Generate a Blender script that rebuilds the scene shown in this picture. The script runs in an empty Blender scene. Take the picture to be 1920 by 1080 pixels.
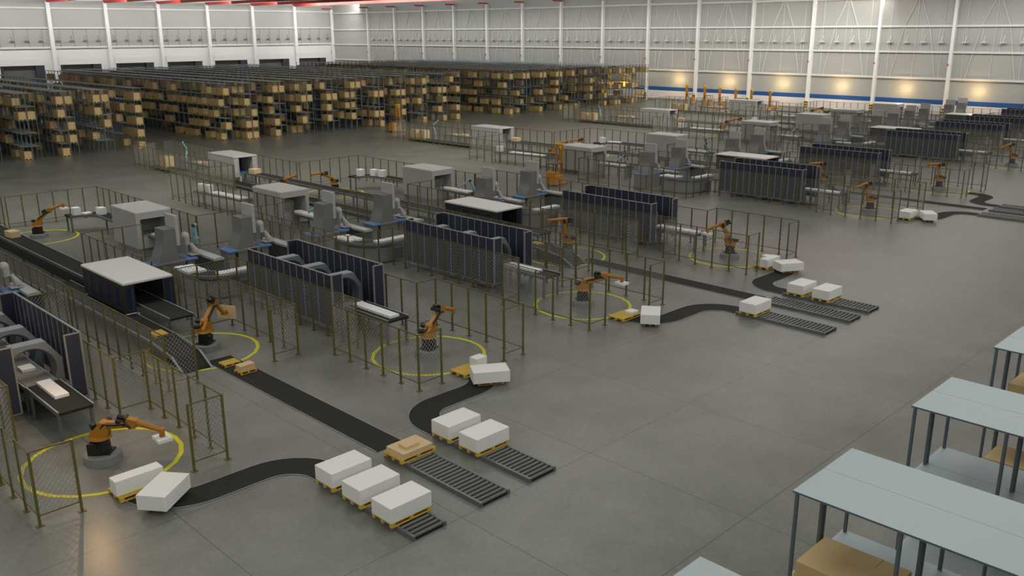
import bpy, math, random
from mathutils import Matrix, Vector
random.seed(7)
C = bpy.context.scene.collection
PI = math.pi

# ------------------------------------------------------------------ materials
def mat(name, col, rough=0.6, metal=0.0, noise=0.0, scale=3.0, spec=0.5):
    m = bpy.data.materials.new(name); m.use_nodes = True
    nt = m.node_tree; b = nt.nodes['Principled BSDF']
    b.inputs['Roughness'].default_value = rough
    b.inputs['Metallic'].default_value = metal
    b.inputs['Specular IOR Level'].default_value = spec
    b.inputs['Base Color'].default_value = (*col, 1)
    if noise > 0:
        tc = nt.nodes.new('ShaderNodeTexCoord'); n = nt.nodes.new('ShaderNodeTexNoise')
        n.inputs['Scale'].default_value = scale; n.inputs['Detail'].default_value = 3
        mx = nt.nodes.new('ShaderNodeMix'); mx.data_type = 'RGBA'
        mx.inputs[6].default_value = (*[c*(1-noise) for c in col], 1)
        mx.inputs[7].default_value = (*[min(1, c*(1+noise)) for c in col], 1)
        nt.links.new(tc.outputs['Object'], n.inputs['Vector'])
        nt.links.new(n.outputs['Fac'], mx.inputs[0]); nt.links.new(mx.outputs[2], b.inputs['Base Color'])
    return m
M = dict(
    fence=mat('olive_paint', (0.140, 0.117, 0.030), 0.45, 0.2, 0.1, 4),
    wire=mat('galvanised_wire', (0.33, 0.33, 0.31), 0.45, 0.3),
    white=mat('white_board', (0.78, 0.78, 0.75), 0.6, 0, 0.02, 2),
    pack=mat('white_wrap', (0.80, 0.80, 0.79), 0.55, 0, 0.02, 6),
    tan=mat('tan_board', (0.62, 0.46, 0.25), 0.7, 0, 0.05, 3),
    carton=mat('brown_carton', (0.50, 0.355, 0.165), 0.7, 0, 0.07, 2),
    tape=mat('carton_seam', (0.16, 0.10, 0.04), 0.7),
    pallet=mat('yellow_wood', (0.60, 0.40, 0.05), 0.6, 0, 0.12, 5),
    orange=mat('orange_paint', (0.405, 0.17, 0.012), 0.4, 0, 0.05, 8),
    black=mat('black_plastic', (0.012, 0.012, 0.012), 0.45),
    rubber=mat('belt_rubber', (0.021, 0.021, 0.018), 0.8, 0, 0.06, 2, 0.25),
    steel=mat('grey_steel', (0.17, 0.185, 0.19), 0.4, 0.5, 0.08, 4),
    dsteel=mat('dark_steel', (0.075, 0.085, 0.09), 0.45, 0.5),
    rolls=mat('roller_metal', (0.135, 0.135, 0.125), 0.4, 0.4),
    lsteel=mat('bright_edge', (0.42, 0.46, 0.46), 0.35, 0.5),
    mach=mat('machine_grey', (0.185, 0.185, 0.170), 0.42, 0.1, 0.03, 2),
    mach2=mat('machine_light_grey', (0.42, 0.42, 0.405), 0.4, 0, 0.02, 2),
    skirt=mat('skirt_grey', (0.22, 0.22, 0.21), 0.5, 0.1),
    concrete=mat('pedestal_concrete', (0.21, 0.21, 0.205), 0.75, 0, 0.06, 6),
    navy=mat('navy_sheet', (0.030, 0.037, 0.062), 0.40, 0.1, 0.10, 3),
    frame=mat('sheet_frame', (0.30, 0.30, 0.285), 0.4, 0.4),
    ring=mat('ring_housing', (0.24, 0.28, 0.30), 0.4, 0.1, 0.04, 3),
    ringin=mat('ring_bore', (0.13, 0.14, 0.16), 0.35, 0.2),
    roof=mat('white_lid', (0.66, 0.66, 0.63), 0.35, 0, 0.03, 1.5),
    dark=mat('charcoal_panel', (0.024, 0.024, 0.023), 0.45),
    dblue=mat('blue_black_panel', (0.012, 0.018, 0.04), 0.3),
    blue=mat('bright_blue_edge', (0.015, 0.10, 0.36), 0.4),
    tray=mat('tray_blue', (0.085, 0.19, 0.40), 0.5, 0, 0.08, 10),
    cobot=mat('pale_blue_paint', (0.22, 0.38, 0.45), 0.4),
    yellow=mat('floor_yellow', (0.62, 0.58, 0.005), 0.6, 0, 0.05, 5),
    rack=mat('rack_steel', (0.12, 0.148, 0.165), 0.45, 0.3),
    shelf=mat('rack_sheet', (0.315, 0.385, 0.392), 0.5, 0.0, 0.03, 1.0),
    wallw=mat('white_wall', (0.72, 0.72, 0.71), 0.55, 0, 0.03, 0.3),
    wallg=mat('grey_cladding', (0.365, 0.368, 0.345), 0.5, 0.0, 0.05, 0.25),
    wallb=mat('blue_band', (0.012, 0.075, 0.26), 0.5),
    dado=mat('wall_dado', (0.66, 0.62, 0.60), 0.6),
    col=mat('column_white', (0.74, 0.74, 0.73), 0.45),
    girt=mat('girt_white', (0.62, 0.62, 0.60), 0.5),
    red=mat('red_beam', (0.50, 0.05, 0.04), 0.5),
    ceil=mat('ceiling_deck', (0.45, 0.45, 0.44), 0.7),
    bay=mat('dock_door', (0.11, 0.105, 0.10), 0.6),
    baye=mat('dock_seal', (0.03, 0.035, 0.045), 0.6),
    hazard_y=mat('hazard_yellow', (0.62, 0.42, 0.02), 0.5),
    truck=mat('truck_orange', (0.50, 0.20, 0.01), 0.4),
    glass=mat('cab_sheet', (0.16, 0.17, 0.17), 0.2),
)
def floor_mat():
    m = bpy.data.materials.new('polished_concrete'); m.use_nodes = True
    nt = m.node_tree; N = nt.nodes.new; L = nt.links.new; b = nt.nodes['Principled BSDF']
    tc = N('ShaderNodeTexCoord')
    n1 = N('ShaderNodeTexNoise'); n1.inputs['Scale'].default_value = 0.35; n1.inputs['Detail'].default_value = 6; n1.inputs['Roughness'].default_value = 0.65
    n2 = N('ShaderNodeTexNoise'); n2.inputs['Scale'].default_value = 6.0; n2.inputs['Detail'].default_value = 4
    n3 = N('ShaderNodeTexNoise'); n3.inputs['Scale'].default_value = 1.6; n3.inputs['Detail'].default_value = 2
    for n in (n1, n2, n3): L(tc.outputs['Object'], n.inputs['Vector'])
    r1 = N('ShaderNodeValToRGB'); r1.color_ramp.elements[0].position = 0.30; r1.color_ramp.elements[1].position = 0.72
    r1.color_ramp.elements[0].color = (0.140, 0.143, 0.124, 1); r1.color_ramp.elements[1].color = (0.212, 0.216, 0.187, 1)
    L(n1.outputs['Fac'], r1.inputs[0])
    r2 = N('ShaderNodeValToRGB'); r2.color_ramp.elements[0].position = 0.3; r2.color_ramp.elements[1].position = 0.7
    r2.color_ramp.elements[0].color = (0.90, 0.90, 0.90, 1); r2.color_ramp.elements[1].color = (1.06, 1.06, 1.06, 1)
    L(n2.outputs['Fac'], r2.inputs[0])
    mul = N('ShaderNodeMix'); mul.data_type = 'RGBA'; mul.blend_type = 'MULTIPLY'; mul.inputs[0].default_value = 1
    L(r1.outputs[0], mul.inputs[6]); L(r2.outputs[0], mul.inputs[7])
    # small dark stains
    r3 = N('ShaderNodeValToRGB'); r3.color_ramp.elements[0].position = 0.20; r3.color_ramp.elements[1].position = 0.31
    r3.color_ramp.elements[0].color = (0.80, 0.80, 0.80, 1); r3.color_ramp.elements[1].color = (1, 1, 1, 1)
    L(n3.outputs['Fac'], r3.inputs[0])
    mul2 = N('ShaderNodeMix'); mul2.data_type = 'RGBA'; mul2.blend_type = 'MULTIPLY'; mul2.inputs[0].default_value = 1
    L(mul.outputs[2], mul2.inputs[6]); L(r3.outputs[0], mul2.inputs[7])
    # saw-cut joints every 6 m
    sep = N('ShaderNodeSeparateXYZ'); L(tc.outputs['Object'], sep.inputs[0])
    def line(out, off, pitch):
        a = N('ShaderNodeMath'); a.operation = 'SUBTRACT'; a.inputs[1].default_value = off; L(out, a.inputs[0])
        d = N('ShaderNodeMath'); d.operation = 'PINGPONG'; d.inputs[1].default_value = pitch/2; L(a.outputs[0], d.inputs[0])
        c = N('ShaderNodeMath'); c.operation = 'LESS_THAN'; c.inputs[1].default_value = 0.011; L(d.outputs[0], c.inputs[0]); return c.outputs[0]
    mx = N('ShaderNodeMath'); mx.operation = 'MAXIMUM'
    L(line(sep.outputs[0], 9.73, 5.955), mx.inputs[0]); L(line(sep.outputs[1], 11.87, 6.05), mx.inputs[1])
    j = N('ShaderNodeMix'); j.data_type = 'RGBA'; j.inputs[7].default_value = (0.055, 0.053, 0.050, 1)
    L(mx.outputs[0], j.inputs[0]); L(mul2.outputs[2], j.inputs[6]); L(j.outputs[2], b.inputs['Base Color'])
    rr = N('ShaderNodeMapRange'); rr.inputs[3].default_value = 0.27; rr.inputs[4].default_value = 0.40
    L(n1.outputs['Fac'], rr.inputs[0]); L(rr.outputs[0], b.inputs['Roughness'])
    b.inputs['Specular IOR Level'].default_value = 0.5
    return m
M['floor'] = floor_mat()

# ------------------------------------------------------------------ mesh builder
class MB:
    def __init__(s): s.v = []; s.f = []
    def add(s, vs, fs):
        o = len(s.v); s.v += [tuple(p) for p in vs]; s.f += [tuple(i+o for i in q) for q in fs]; return s
    def box(s, x0, x1, y0, y1, z0, z1):
        return s.add([(x0,y0,z0),(x1,y0,z0),(x1,y1,z0),(x0,y1,z0),(x0,y0,z1),(x1,y0,z1),(x1,y1,z1),(x0,y1,z1)],
                     [(3,2,1,0),(4,5,6,7),(0,1,5,4),(1,2,6,5),(2,3,7,6),(3,0,4,7)])
    def bbox(s, x0, x1, y0, y1, z0, z1, b):     # box with bevelled vertical and top edges
        q = [(x0+b,y0),(x1-b,y0),(x1,y0+b),(x1,y1-b),(x1-b,y1),(x0+b,y1),(x0,y1-b),(x0,y0+b)]
        i = lambda p, k: (p[0] + (k if p[0] < (x0+x1)/2 else -k), p[1] + (k if p[1] < (y0+y1)/2 else -k))
        v = [(*p, z0) for p in q] + [(*p, z1-b) for p in q] + [(*i(p, b*0.7), z1) for p in q]
        f = [tuple(range(7,-1,-1)), tuple(range(16,24))]
        for r in (0, 8):
            for k in range(8): f.append((r+k, r+(k+1)%8, r+8+(k+1)%8, r+8+k))
        return s.add(v, f)
    def cyl(s, p, q, r, n=12, r2=None):
        p = Vector(p); q = Vector(q); d = (q-p).normalized(); r2 = r if r2 is None else r2
        a = d.orthogonal().normalized(); b = d.cross(a)
        v = []
        for k in range(n):
            t = 2*PI*k/n; e = a*math.cos(t) + b*math.sin(t); v.append(p+e*r); 
        for k in range(n):
            t = 2*PI*k/n; e = a*math.cos(t) + b*math.sin(t); v.append(q+e*r2)
        f = [tuple(range(n-1,-1,-1)), tuple(range(n,2*n))] + [(k,(k+1)%n,n+(k+1)%n,n+k) for k in range(n)]
        return s.add(v, f)
    def prism(s, pts, axis, a, b):              # polygon extruded along an axis
        def P(u, w, t):
            return (t,u,w) if axis == 'x' else (u,t,w) if axis == 'y' else (u,w,t)
        n = len(pts); v = [P(u,w,a) for u,w in pts] + [P(u,w,b) for u,w in pts]
        f = [tuple(range(n)), tuple(range(2*n-1,n-1,-1))] + [(k,n+k,n+(k+1)%n,(k+1)%n) for k in range(n)]
        return s.add(v, f)
    def strip(s, L, R, z0, z1):                 # solid ribbon between a left and a right polyline
        n = len(L); v = [(x,y,z1) for x,y in L] + [(x,y,z1) for x,y in R] + [(x,y,z0) for x,y in L] + [(x,y,z0) for x,y in R]
        f = []
        for k in range(n-1):
            f += [(k,n+k,n+k+1,k+1),(2*n+k,2*n+k+1,3*n+k+1,3*n+k),(k,k+1,2*n+k+1,2*n+k),(n+k,3*n+k,3*n+k+1,n+k+1)]
        f += [(0,2*n,3*n,n),(n-1,2*n-1,4*n-1,3*n-1)]
        return s.add(v, f)
    def sphere(s, c, r, n=14, m=7, half=False):
        v = []; f = []
        lo = 0 if half else -PI/2
        for i in range(m+1):
            ph = lo + (PI/2-lo)*i/m
            for k in range(n):
                t = 2*PI*k/n; v.append((c[0]+r*math.cos(ph)*math.cos(t), c[1]+r*math.cos(ph)*math.sin(t), c[2]+r*math.sin(ph)))
        for i in range(m):
            for k in range(n): f.append((i*n+k, i*n+(k+1)%n, (i+1)*n+(k+1)%n, (i+1)*n+k))
        return s.add(v, f)
    def mesh(s, name, m, smooth=False):
        me = bpy.data.meshes.new(name); me.from_pydata(s.v, [], s.f)
        ms = m if isinstance(m, (list, tuple)) else [m]
        for q in ms: me.materials.append(q)
        me.update()
        import bmesh
        bm = bmesh.new(); bm.from_mesh(me); bmesh.ops.recalc_face_normals(bm, faces=bm.faces); bm.to_mesh(me); bm.free()
        if smooth:
            for p in me.polygons: p.use_smooth = True
            try: me.set_sharp_from_angle(angle=math.radians(35))
            except Exception: pass
        return me

def ob(name, me, parent=None, loc=(0,0,0), rot=(0,0,0)):
    o = bpy.data.objects.new(name, me); C.objects.link(o)
    o.location = loc; o.rotation_euler = rot
    if parent: o.parent = parent
    return o
def tag(o, label, cat, group=None, kind=None):
    o['label'] = label; o['category'] = cat
    if group: o['group'] = group
    if kind: o['kind'] = kind
    return o
def thing(name, label, cat, loc=(0,0,0), rz=0, group=None):
    o = bpy.data.objects.new(name, None); C.objects.link(o); o.empty_display_size = 0.2
    o.location = loc; o.rotation_euler = (0,0,rz)
    return tag(o, label, cat, group)
def struct(name, me, label, cat='wall', parent=None):
    o = ob(name, me, parent); o['kind'] = 'structure'
    if parent is None: o['label'] = label; o['category'] = cat
    return o
ORD = ['first','second','third','fourth','fifth','sixth','seventh','eighth','ninth','tenth','eleventh','twelfth','thirteenth','fourteenth','fifteenth','sixteenth','seventeenth','eighteenth','nineteenth','twentieth','twenty first','twenty second','twenty third','twenty fourth','twenty fifth','twenty sixth']
LN = ['nearest line','second line','third line','fourth line','farthest line']

# ------------------------------------------------------------------ camera
H = 14.0
Rm = Matrix(((0.70742849,-0.70677382,-0.00396255),(0.19854132,0.19333828,0.96083383),(0.67832609,0.68050795,-0.27709681)))
cam = bpy.data.objects.new('camera', bpy.data.cameras.new('camera')); C.objects.link(cam)
W3 = Matrix((Rm[0], Rm[1], -Rm[2])).transposed()
cam.matrix_world = Matrix.Translation((0,0,H)) @ W3.to_4x4()
cam.data.sensor_width = 36; cam.data.lens = 36*1670.8139/1920; cam.data.clip_end = 1000
bpy.context.scene.camera = cam

# ------------------------------------------------------------------ setting
WX, WY = 156.3, 231.8      # right wall plane, left (far) wall plane
XS, YS = -60.0, -40.0
struct('floor', MB().box(XS, WX+1, YS, WY+1, -0.3, 0).mesh('floor', M['floor']), 'grey polished concrete floor with six metre saw-cut joints', 'floor')
ZC = 22.4
struct('ceiling', MB().box(XS, WX+1, YS, WY+1, ZC, ZC+0.3).mesh('ceiling', M['ceil']), 'grey metal deck ceiling above the red beams', 'ceiling')
struct('wall_right', MB().box(WX, WX+0.4, YS, WY+0.4, 2.75, ZC).mesh('wall_right', M['wallg']), 'grey clad right wall with white girts', 'wall')
struct('trim_1', MB().box(WX-0.06, WX+0.4, YS, WY, 0.35, 2.0).mesh('dado', M['dado']), 'white dado along the foot of the right wall', 'trim')
struct('trim_2', MB().box(WX-0.05, WX+0.4, YS, WY, 2.0, 2.75).mesh('band', M['wallb']), 'bright blue band along the right wall', 'trim')
struct('baseboard_right', MB().box(WX-0.08, WX+0.4, YS, WY, 0, 0.35).mesh('kerb', M['skirt']), 'dark kerb at the foot of the right wall', 'baseboard')
# left (far) wall with dock openings
lx = [156.7-13.2*k for k in range(0, 12)]
mb = MB(); mb.box(XS, WX+0.4, WY, WY+0.4, 6.65, ZC)
prev = WX+0.4
DO = []
for k in range(11):
    d1 = lx[k]-2.3 if k else 153.6; d0 = d1-9.6
    DO.append((d0, d1)); mb.box(d1, prev, WY, WY+0.4, 0, 6.65); prev = d0
mb.box(XS, prev, WY, WY+0.4, 0, 6.65)
struct('wall_left', mb.mesh('wall_left', M['wallw']), 'white far wall with a row of dark dock openings', 'wall')
struct('wall_back', MB().box(XS, WX, YS-0.4, YS, 0, ZC).mesh('wb', M['wallw']), 'plain white wall behind the camera', 'wall')
struct('wall_side', MB().box(XS-0.4, XS, YS, WY, 0, ZC).mesh('wsd', M['wallw']), 'plain white wall at the near side', 'wall')
struct('trim_3', MB().box(XS, WX, WY-0.06, WY, 10.9, ZC-1.0).mesh('upper', M['wallg']), 'grey cladding on the upper part of the far wall', 'trim')
for k, (d0, d1) in enumerate(DO):
    o = struct('door_%d' % (k+1), MB().box(d0, d1, WY+0.9, WY+1.1, 0, 6.65).mesh('shutter', M['bay']), 'dark dock shutter, %s from the far corner' % ORD[k], 'door')
    struct('reveal', MB().box(d0, d0+0.6, WY+0.05, WY+0.9, 0, 6.65).box(d1-2.0, d1, WY+0.05, WY+0.9, 0, 6.65).mesh('reveal', M['baye']), '', parent=o)
    struct('dock_lintel', MB().box(d0-0.3, d1+0.3, WY-0.1, WY, 6.65, 8.2).mesh('lintel', M['wallw']), '', parent=o)
n = 4
ry = [55.3+12.15*k for k in range(-6, 14)]+[231.2]
for i, y in enumerate(ry):
    o = struct('trim_%d' % n, MB().box(WX-0.75, WX-0.02, y-0.24, y+0.24, 0, 20.2).mesh('column', M['col']), 'white steel column on the right wall, %s from the near end' % ORD[i], 'column'); n += 1
    struct('column_guard', MB().box(WX-0.85, WX-0.7, y-0.32, y+0.32, 0, 1.5).mesh('guard', M['hazard_y']), '', parent=o)
    struct('guard_stripes', MB().box(WX-0.87, WX-0.84, y-0.33, y+0.33, 0.3, 0.5).box(WX-0.87, WX-0.84, y-0.33, y+0.33, 0.75, 0.95).box(WX-0.87, WX-0.84, y-0.33, y+0.33, 1.2, 1.4).mesh('stripes', M['black']), '', parent=o)
    struct('fire_bell', MB().box(WX-0.95, WX-0.75, y+0.12, y+0.3, 8.3, 8.6).mesh('bell', M['red']), '', parent=o)
for i, x in enumerate(lx):
    struct('trim_%d' % n, MB().box(x-0.42, x+0.42, WY-0.9, WY-0.02, 0, 21.2).mesh('column', M['col']), 'white steel column on the far wall, %s from the corner' % ORD[i], 'column'); n += 1
for z, nm in ((6.15,'lowest'),(10.4,'second'),(14.5,'third'),(19.1,'top')):
    struct('trim_%d' % n, MB().box(WX-0.32, WX, YS, WY, z-0.16, z+0.16).mesh('girt', M['girt']), 'white %s girt along the right wall' % nm, 'girt'); n += 1
for z, nm in ((10.6,'lower'),(15.1,'middle'),(19.6,'upper')):
    struct('trim_%d' % n, MB().box(XS, WX, WY-0.36, WY, z-0.17, z+0.17).mesh('girt', M['girt']), 'white %s girt along the far wall' % nm, 'girt'); n += 1
for i in range(len(ry)-2):
    y0, y1 = ry[i], ry[i+1]; c = (y0+y1)/2; mb = MB()
    for s in (-1, 1):
        mb.cyl((WX-0.1, c+s*0.25, 19), (WX-0.1, c+s*2.1, 14.4), 0.07, 5); mb.cyl((WX-0.1, c+s*2.1, 14.4), (WX-0.1, c+s*3.7, 6.3), 0.06, 5)
        mb.cyl((WX-0.08, c+s*4.3, 19), (WX-0.08, c+s*4.3, 6.3), 0.05, 5)
    mb.cyl((WX-0.08, c, 19), (WX-0.08, c, 6.3), 0.05, 5)
    o = struct('trim_%d' % n, mb.mesh('brace', M['girt']), 'white rod bracing in the %s bay of the right wall' % ORD[i], 'bracing'); n += 1
    bk = MB()
    for q in range(4):
        yy = y0+1.8+q*2.8
        bk.box(WX-0.75, WX, yy-0.06, yy+0.06, 11.95, 12.1); bk.box(WX-0.8, WX-0.3, yy-0.45, yy+0.45, 11.9, 12.0)
        bk.prism([(WX-0.7,12.1),(WX-0.62,12.1),(WX-0.02,13.0),(WX-0.1,13.0)], 'y', yy-0.04, yy+0.04)
        bk.box(WX-0.05, WX-0.01, yy+0.5, yy+0.56, 10.5, 14.4)
    struct('bracket', bk.mesh('bracket', M['girt']), '', parent=o)
for i in range(len(lx)-1):
    x1, x0 = lx[i], lx[i+1]; bk = MB()
    for q in range(4):
        xx = x0+1.5+q*3.1
        bk.box(xx-0.45, xx+0.45, WY-0.8, WY-0.3, 12.2, 12.32); bk.prism([(WY-0.7,12.3),(WY-0.6,12.3),(WY-0.02,13.3),(WY-0.12,13.3)], 'x', xx-0.04, xx+0.04)
        bk.box(xx+0.5, xx+0.57, WY-0.12, WY-0.06, 10.7, 15.0)
    struct('trim_%d' % n, bk.mesh('bracket', M['skirt']), 'row of small brackets in the %s far wall bay' % ORD[i], 'bracket'); n += 1
for i, x in enumerate(lx):
    o = struct('trim_%d' % n, MB().box(x-0.2, x+0.2, -30, WY-0.3, 20.9, 21.6).mesh('beam', M['red']), 'red roof beam running from the %s far wall column' % ORD[i], 'beam'); n += 1
for i, y in enumerate(ry[3:]):
    struct('trim_%d' % n, MB().box(WX-3.2, WX-0.3, y-0.15, y+0.15, 20.3, 20.6).mesh('stub', M['red']), 'red roof stub above the %s right wall column' % ORD[i], 'beam'); n += 1

# ceiling lamps: long luminaires in a grid
lampm = MB().box(-13.2, 13.2, -6.2, 6.2, -0.12, 0).mesh('luminaire', M['skirt'])
LAMPS = []
for i in range(7):
    for j in range(8):
        x, y = -42+30.0*i, -24+33.0*j
        o = tag(ob('ceiling_lamp', lampm, None, (x, y, ZC-0.02)), 'wide flat ceiling luminaire, %s row and %s place from the corner' % (ORD[i], ORD[j]), 'lamp', 'ceiling luminaires')
        ld = bpy.data.lights.new('lamp_light', 'AREA'); ld.shape = 'RECTANGLE'; ld.size = 26; ld.size_y = 12
        ld.energy = 2300*(0.14 if y > 100 else 0.52 if y > 70 else 0.82 if y > 40 else 1.0); ld.color = (1.0, 1.0, 0.965)
        lo = bpy.data.objects.new('lamp_light', ld); C.objects.link(lo); lo.location = (x, y, ZC-0.16)
        LAMPS.append(lo)
# added fill lights without fixtures, brightening the far wall and the right wall
for i in range(8):
    x = -48+27.5*i
    ld = bpy.data.lights.new('wall_fill_light', 'AREA'); ld.shape = 'RECTANGLE'; ld.size = 26; ld.size_y = 2.0; ld.energy = 3300; ld.color = (1.0, 0.98, 0.95)
    lo = bpy.data.objects.new('wall_fill_light', ld); C.objects.link(lo); lo.location = (x, WY-14, ZC-0.6); lo.rotation_euler = (math.radians(62), 0, 0)
for i in range(9):
    y = -30+30.0*i
    ld = bpy.data.lights.new('wall_fill_light', 'AREA'); ld.shape = 'RECTANGLE'; ld.size = 28; ld.size_y = 2.0; ld.energy = 3000; ld.color = (1.0, 0.99, 0.95)
    lo = bpy.data.objects.new('wall_fill_light', ld); C.objects.link(lo); lo.location = (WX-16, y, ZC-0.6); lo.rotation_euler = (math.radians(62), 0, math.radians(-90))
# fill lights added under the roof to brighten the rack ends
for i in range(6):
    x = 20+26.0*i
    ld = bpy.data.lights.new('rack_fill_light', 'AREA'); ld.shape = 'RECTANGLE'; ld.size = 24; ld.size_y = 2.5; ld.energy = 4500; ld.color = (1.0, 0.97, 0.87)
    lo = bpy.data.objects.new('rack_fill_light', ld); C.objects.link(lo); lo.location = (x, 66, ZC-0.7); lo.rotation_euler = (math.radians(74), 0, 0)
# warm wall lamps along the right wall
for i, y in enumerate((50.6, 62.2, 73.5, 85.0, 96.5, 108.2)):
    ld = bpy.data.lights.new('warm_light', 'POINT'); ld.energy = 240; ld.color = (1.0, 0.66, 0.28); ld.shadow_soft_size = 0.15
    lo = bpy.data.objects.new('warm_light', ld); C.objects.link(lo); lo.location = (WX-1.7, y, 4.3)
ld = bpy.data.lights.new('warm_light', 'POINT'); ld.energy = 230; ld.color = (1.0, 0.60, 0.27); ld.shadow_soft_size = 0.02
lo = bpy.data.objects.new('warm_light', ld); C.objects.link(lo); lo.location = (9.55, 31.0, 4.5)
ld = bpy.data.lights.new('warm_light', 'POINT'); ld.energy = 520; ld.color = (1.0, 0.66, 0.20); ld.shadow_soft_size = 0.05
lo = bpy.data.objects.new('warm_light', ld); C.objects.link(lo); lo.location = (147.2, 117.2, 3.75)

# ------------------------------------------------------------------ shared part meshes
ME = {}
def me(key, fn):
    if key not in ME: ME[key] = fn()
    return ME[key]

# --- fence
P = 1.2
me('post', lambda: MB().box(-0.035,0.035,-0.035,0.035,0,2.4).box(-0.11,0.11,-0.08,0.08,0,0.025).mesh('post', M['fence']))
def wire_panel(w, pitch=0.17):
    mb = MB(); z0, z1 = 0.36, 2.32; hh = z1-z0; dx = hh/math.tan(math.radians(50)); r = 0.0078
    k = -dx
    while k < w:
        for s in (0, 1):
            a, b = (k, z0), (k+dx, z1)
            # clip to 0..w
            pa, pb = list(a), list(b)
            if pa[0] < 0: t = (0-a[0])/dx; pa = [0, z0+hh*t]
            if pb[0] > w: t = (w-a[0])/dx; pb = [w, z0+hh*t]
            if pb[0]-pa[0] > 0.02:
                if s: pa[0], pb[0] = w-pa[0], w-pb[0]
                y = 0.004*(1 if s else -1)
                p, q = Vector((pa[0], y, pa[1])), Vector((pb[0], y, pb[1]))
                d = (q-p).normalized(); nrm = Vector((-d.z, 0, d.x))
                vs = []
                for e in (p, q): vs += [e+nrm*r, e-nrm*r*0.5+Vector((0,r*0.87,0)), e-nrm*r*0.5-Vector((0,r*0.87,0))]
                mb.add(vs, [(0,3,4,1),(1,4,5,2),(2,5,3,0)])
        k += pitch
    return mb.mesh('wire_panel', M['wire'])
def toprail(w): return MB().box(0,w,-0.016,0.016,2.355,2.395).mesh('top_rail', M['fence'])
def lowrail(w): return MB().box(0,w,-0.014,0.014,0.32,0.355).mesh('bottom_rail', M['fence'])
def fence(label, pts, ox=0):
    x0, y0 = pts[0]
    t = thing('safety_fence', label, 'fence', (x0+ox, y0, 0))
    ob('post', ME['post'], t)
    for (ax, ay), (bx, by) in zip(pts[:-1], pts[1:]):
        L = math.hypot(bx-ax, by-ay); nn = max(1, round(L/P)); w = L/nn; a = math.atan2(by-ay, bx-ax)
        key = round(w, 2)
        wm = me(('wire', key), lambda: wire_panel(key)); rm = me(('rail', key), lambda: toprail(key)); rl = me(('lrail', key), lambda: lowrail(key))
        for k in range(nn):
            px, py = ax+(bx-ax)*k/nn-x0, ay+(by-ay)*k/nn-y0
            pn = ob('wire_panel', wm, t, (px, py, 0), (0,0,a)); ob('top_rail', rm, pn); ob('bottom_rail', rl, pn)
            ob('post', ME['post'], t, (ax+(bx-ax)*(k+1)/nn-x0, ay+(by-ay)*(k+1)/nn-y0, 0), (0,0,a))
    return t

# --- pallet
def pallet_mesh(L=1.5, W=0.95):
    deck = MB()
    for k in range(7): y = -W/2+ (W-0.105)*k/6; deck.box(-L/2, L/2, y, y+0.105, 0.125, 0.15)
    for x in (-L/2, -0.06, L/2-0.12): deck.box(x, x+0.12, -W/2, W/2, 0.10, 0.125)
    blk = MB()
    for x in (-L/2, -0.07, L/2-0.14):
        for y in (-W/2, -0.06, W/2-0.12): blk.box(x, x+0.14, y, y+0.12, 0.022, 0.10)
    bot = MB()
    for y in (-W/2, -0.06, W/2-0.12): bot.box(-L/2, L/2, y, y+0.12, 0, 0.022)
    return deck, blk, bot
dk, bl, bt = pallet_mesh()
ME['pdeck'] = dk.mesh('deck', M['pallet']); ME['pblk'] = bl.mesh('block', M['pallet']); ME['pbot'] = bt.mesh('runner', M['pallet'])
pm = MB(); 
for q in (dk, bl, bt): pm.add(q.v, q.f)
ME['pallet'] = pm.mesh('pallet', M['pallet'])
def pallet(label, x, y, z, rz=0, group=None, sc=None):
    t = thing('pallet', label, 'pallet', (x,y,z), rz, group)
    if sc: t.scale = sc
    ob('deck_boards', ME['pdeck'], t); ob('blocks', ME['pblk'], t); ob('runners', ME['pbot'], t)
    return t
def carton(name, label, x, y, z, sx, sy, sz, rz=0, m='white', cat='box', group=None):
    key = ('cbox', m, round(sx,3), round(sy,3), round(sz,3))
    o = ob(name, me(key, lambda: MB().bbox(-sx/2, sx/2, -sy/2, sy/2, 0, sz, 0.012).mesh('carton', M[m])), None, (x,y,z), (0,0,rz))
    return tag(o, label, cat, group)

# --- roller bed on the floor (1.24 x 4.7)
def roller_bed(label, x, y0, y1):
    t = thing('roller_conveyor', label, 'roller conveyor', (x, y0, 0))
    L = y1-y0
    for s in (-1, 1): ob('side_rail', me(('rr', round(L,2)), lambda: MB().box(-0.045,0.045,0,L,0.02,0.15).box(-0.06,0.06,0,L,0.0,0.02).mesh('side_rail', M['steel'])), t, (s*0.58,0,0))
    rm = me('roller', lambda: MB().cyl((-0.535,0,0.085),(0.535,0,0.085),0.062,10).mesh('roller', M['rolls'], True))
    nn = int(L/0.195)
    for k in range(nn): ob('roller', rm, t, (0, 0.1+k*(L-0.2)/(nn-1), 0))
    ob('bed_pan', me(('pan', round(L,2)), lambda: MB().box(-0.535,0.535,0.02,L-0.02,0.001,0.012).mesh('pan', M['dark'])), t)
    return t

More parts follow.
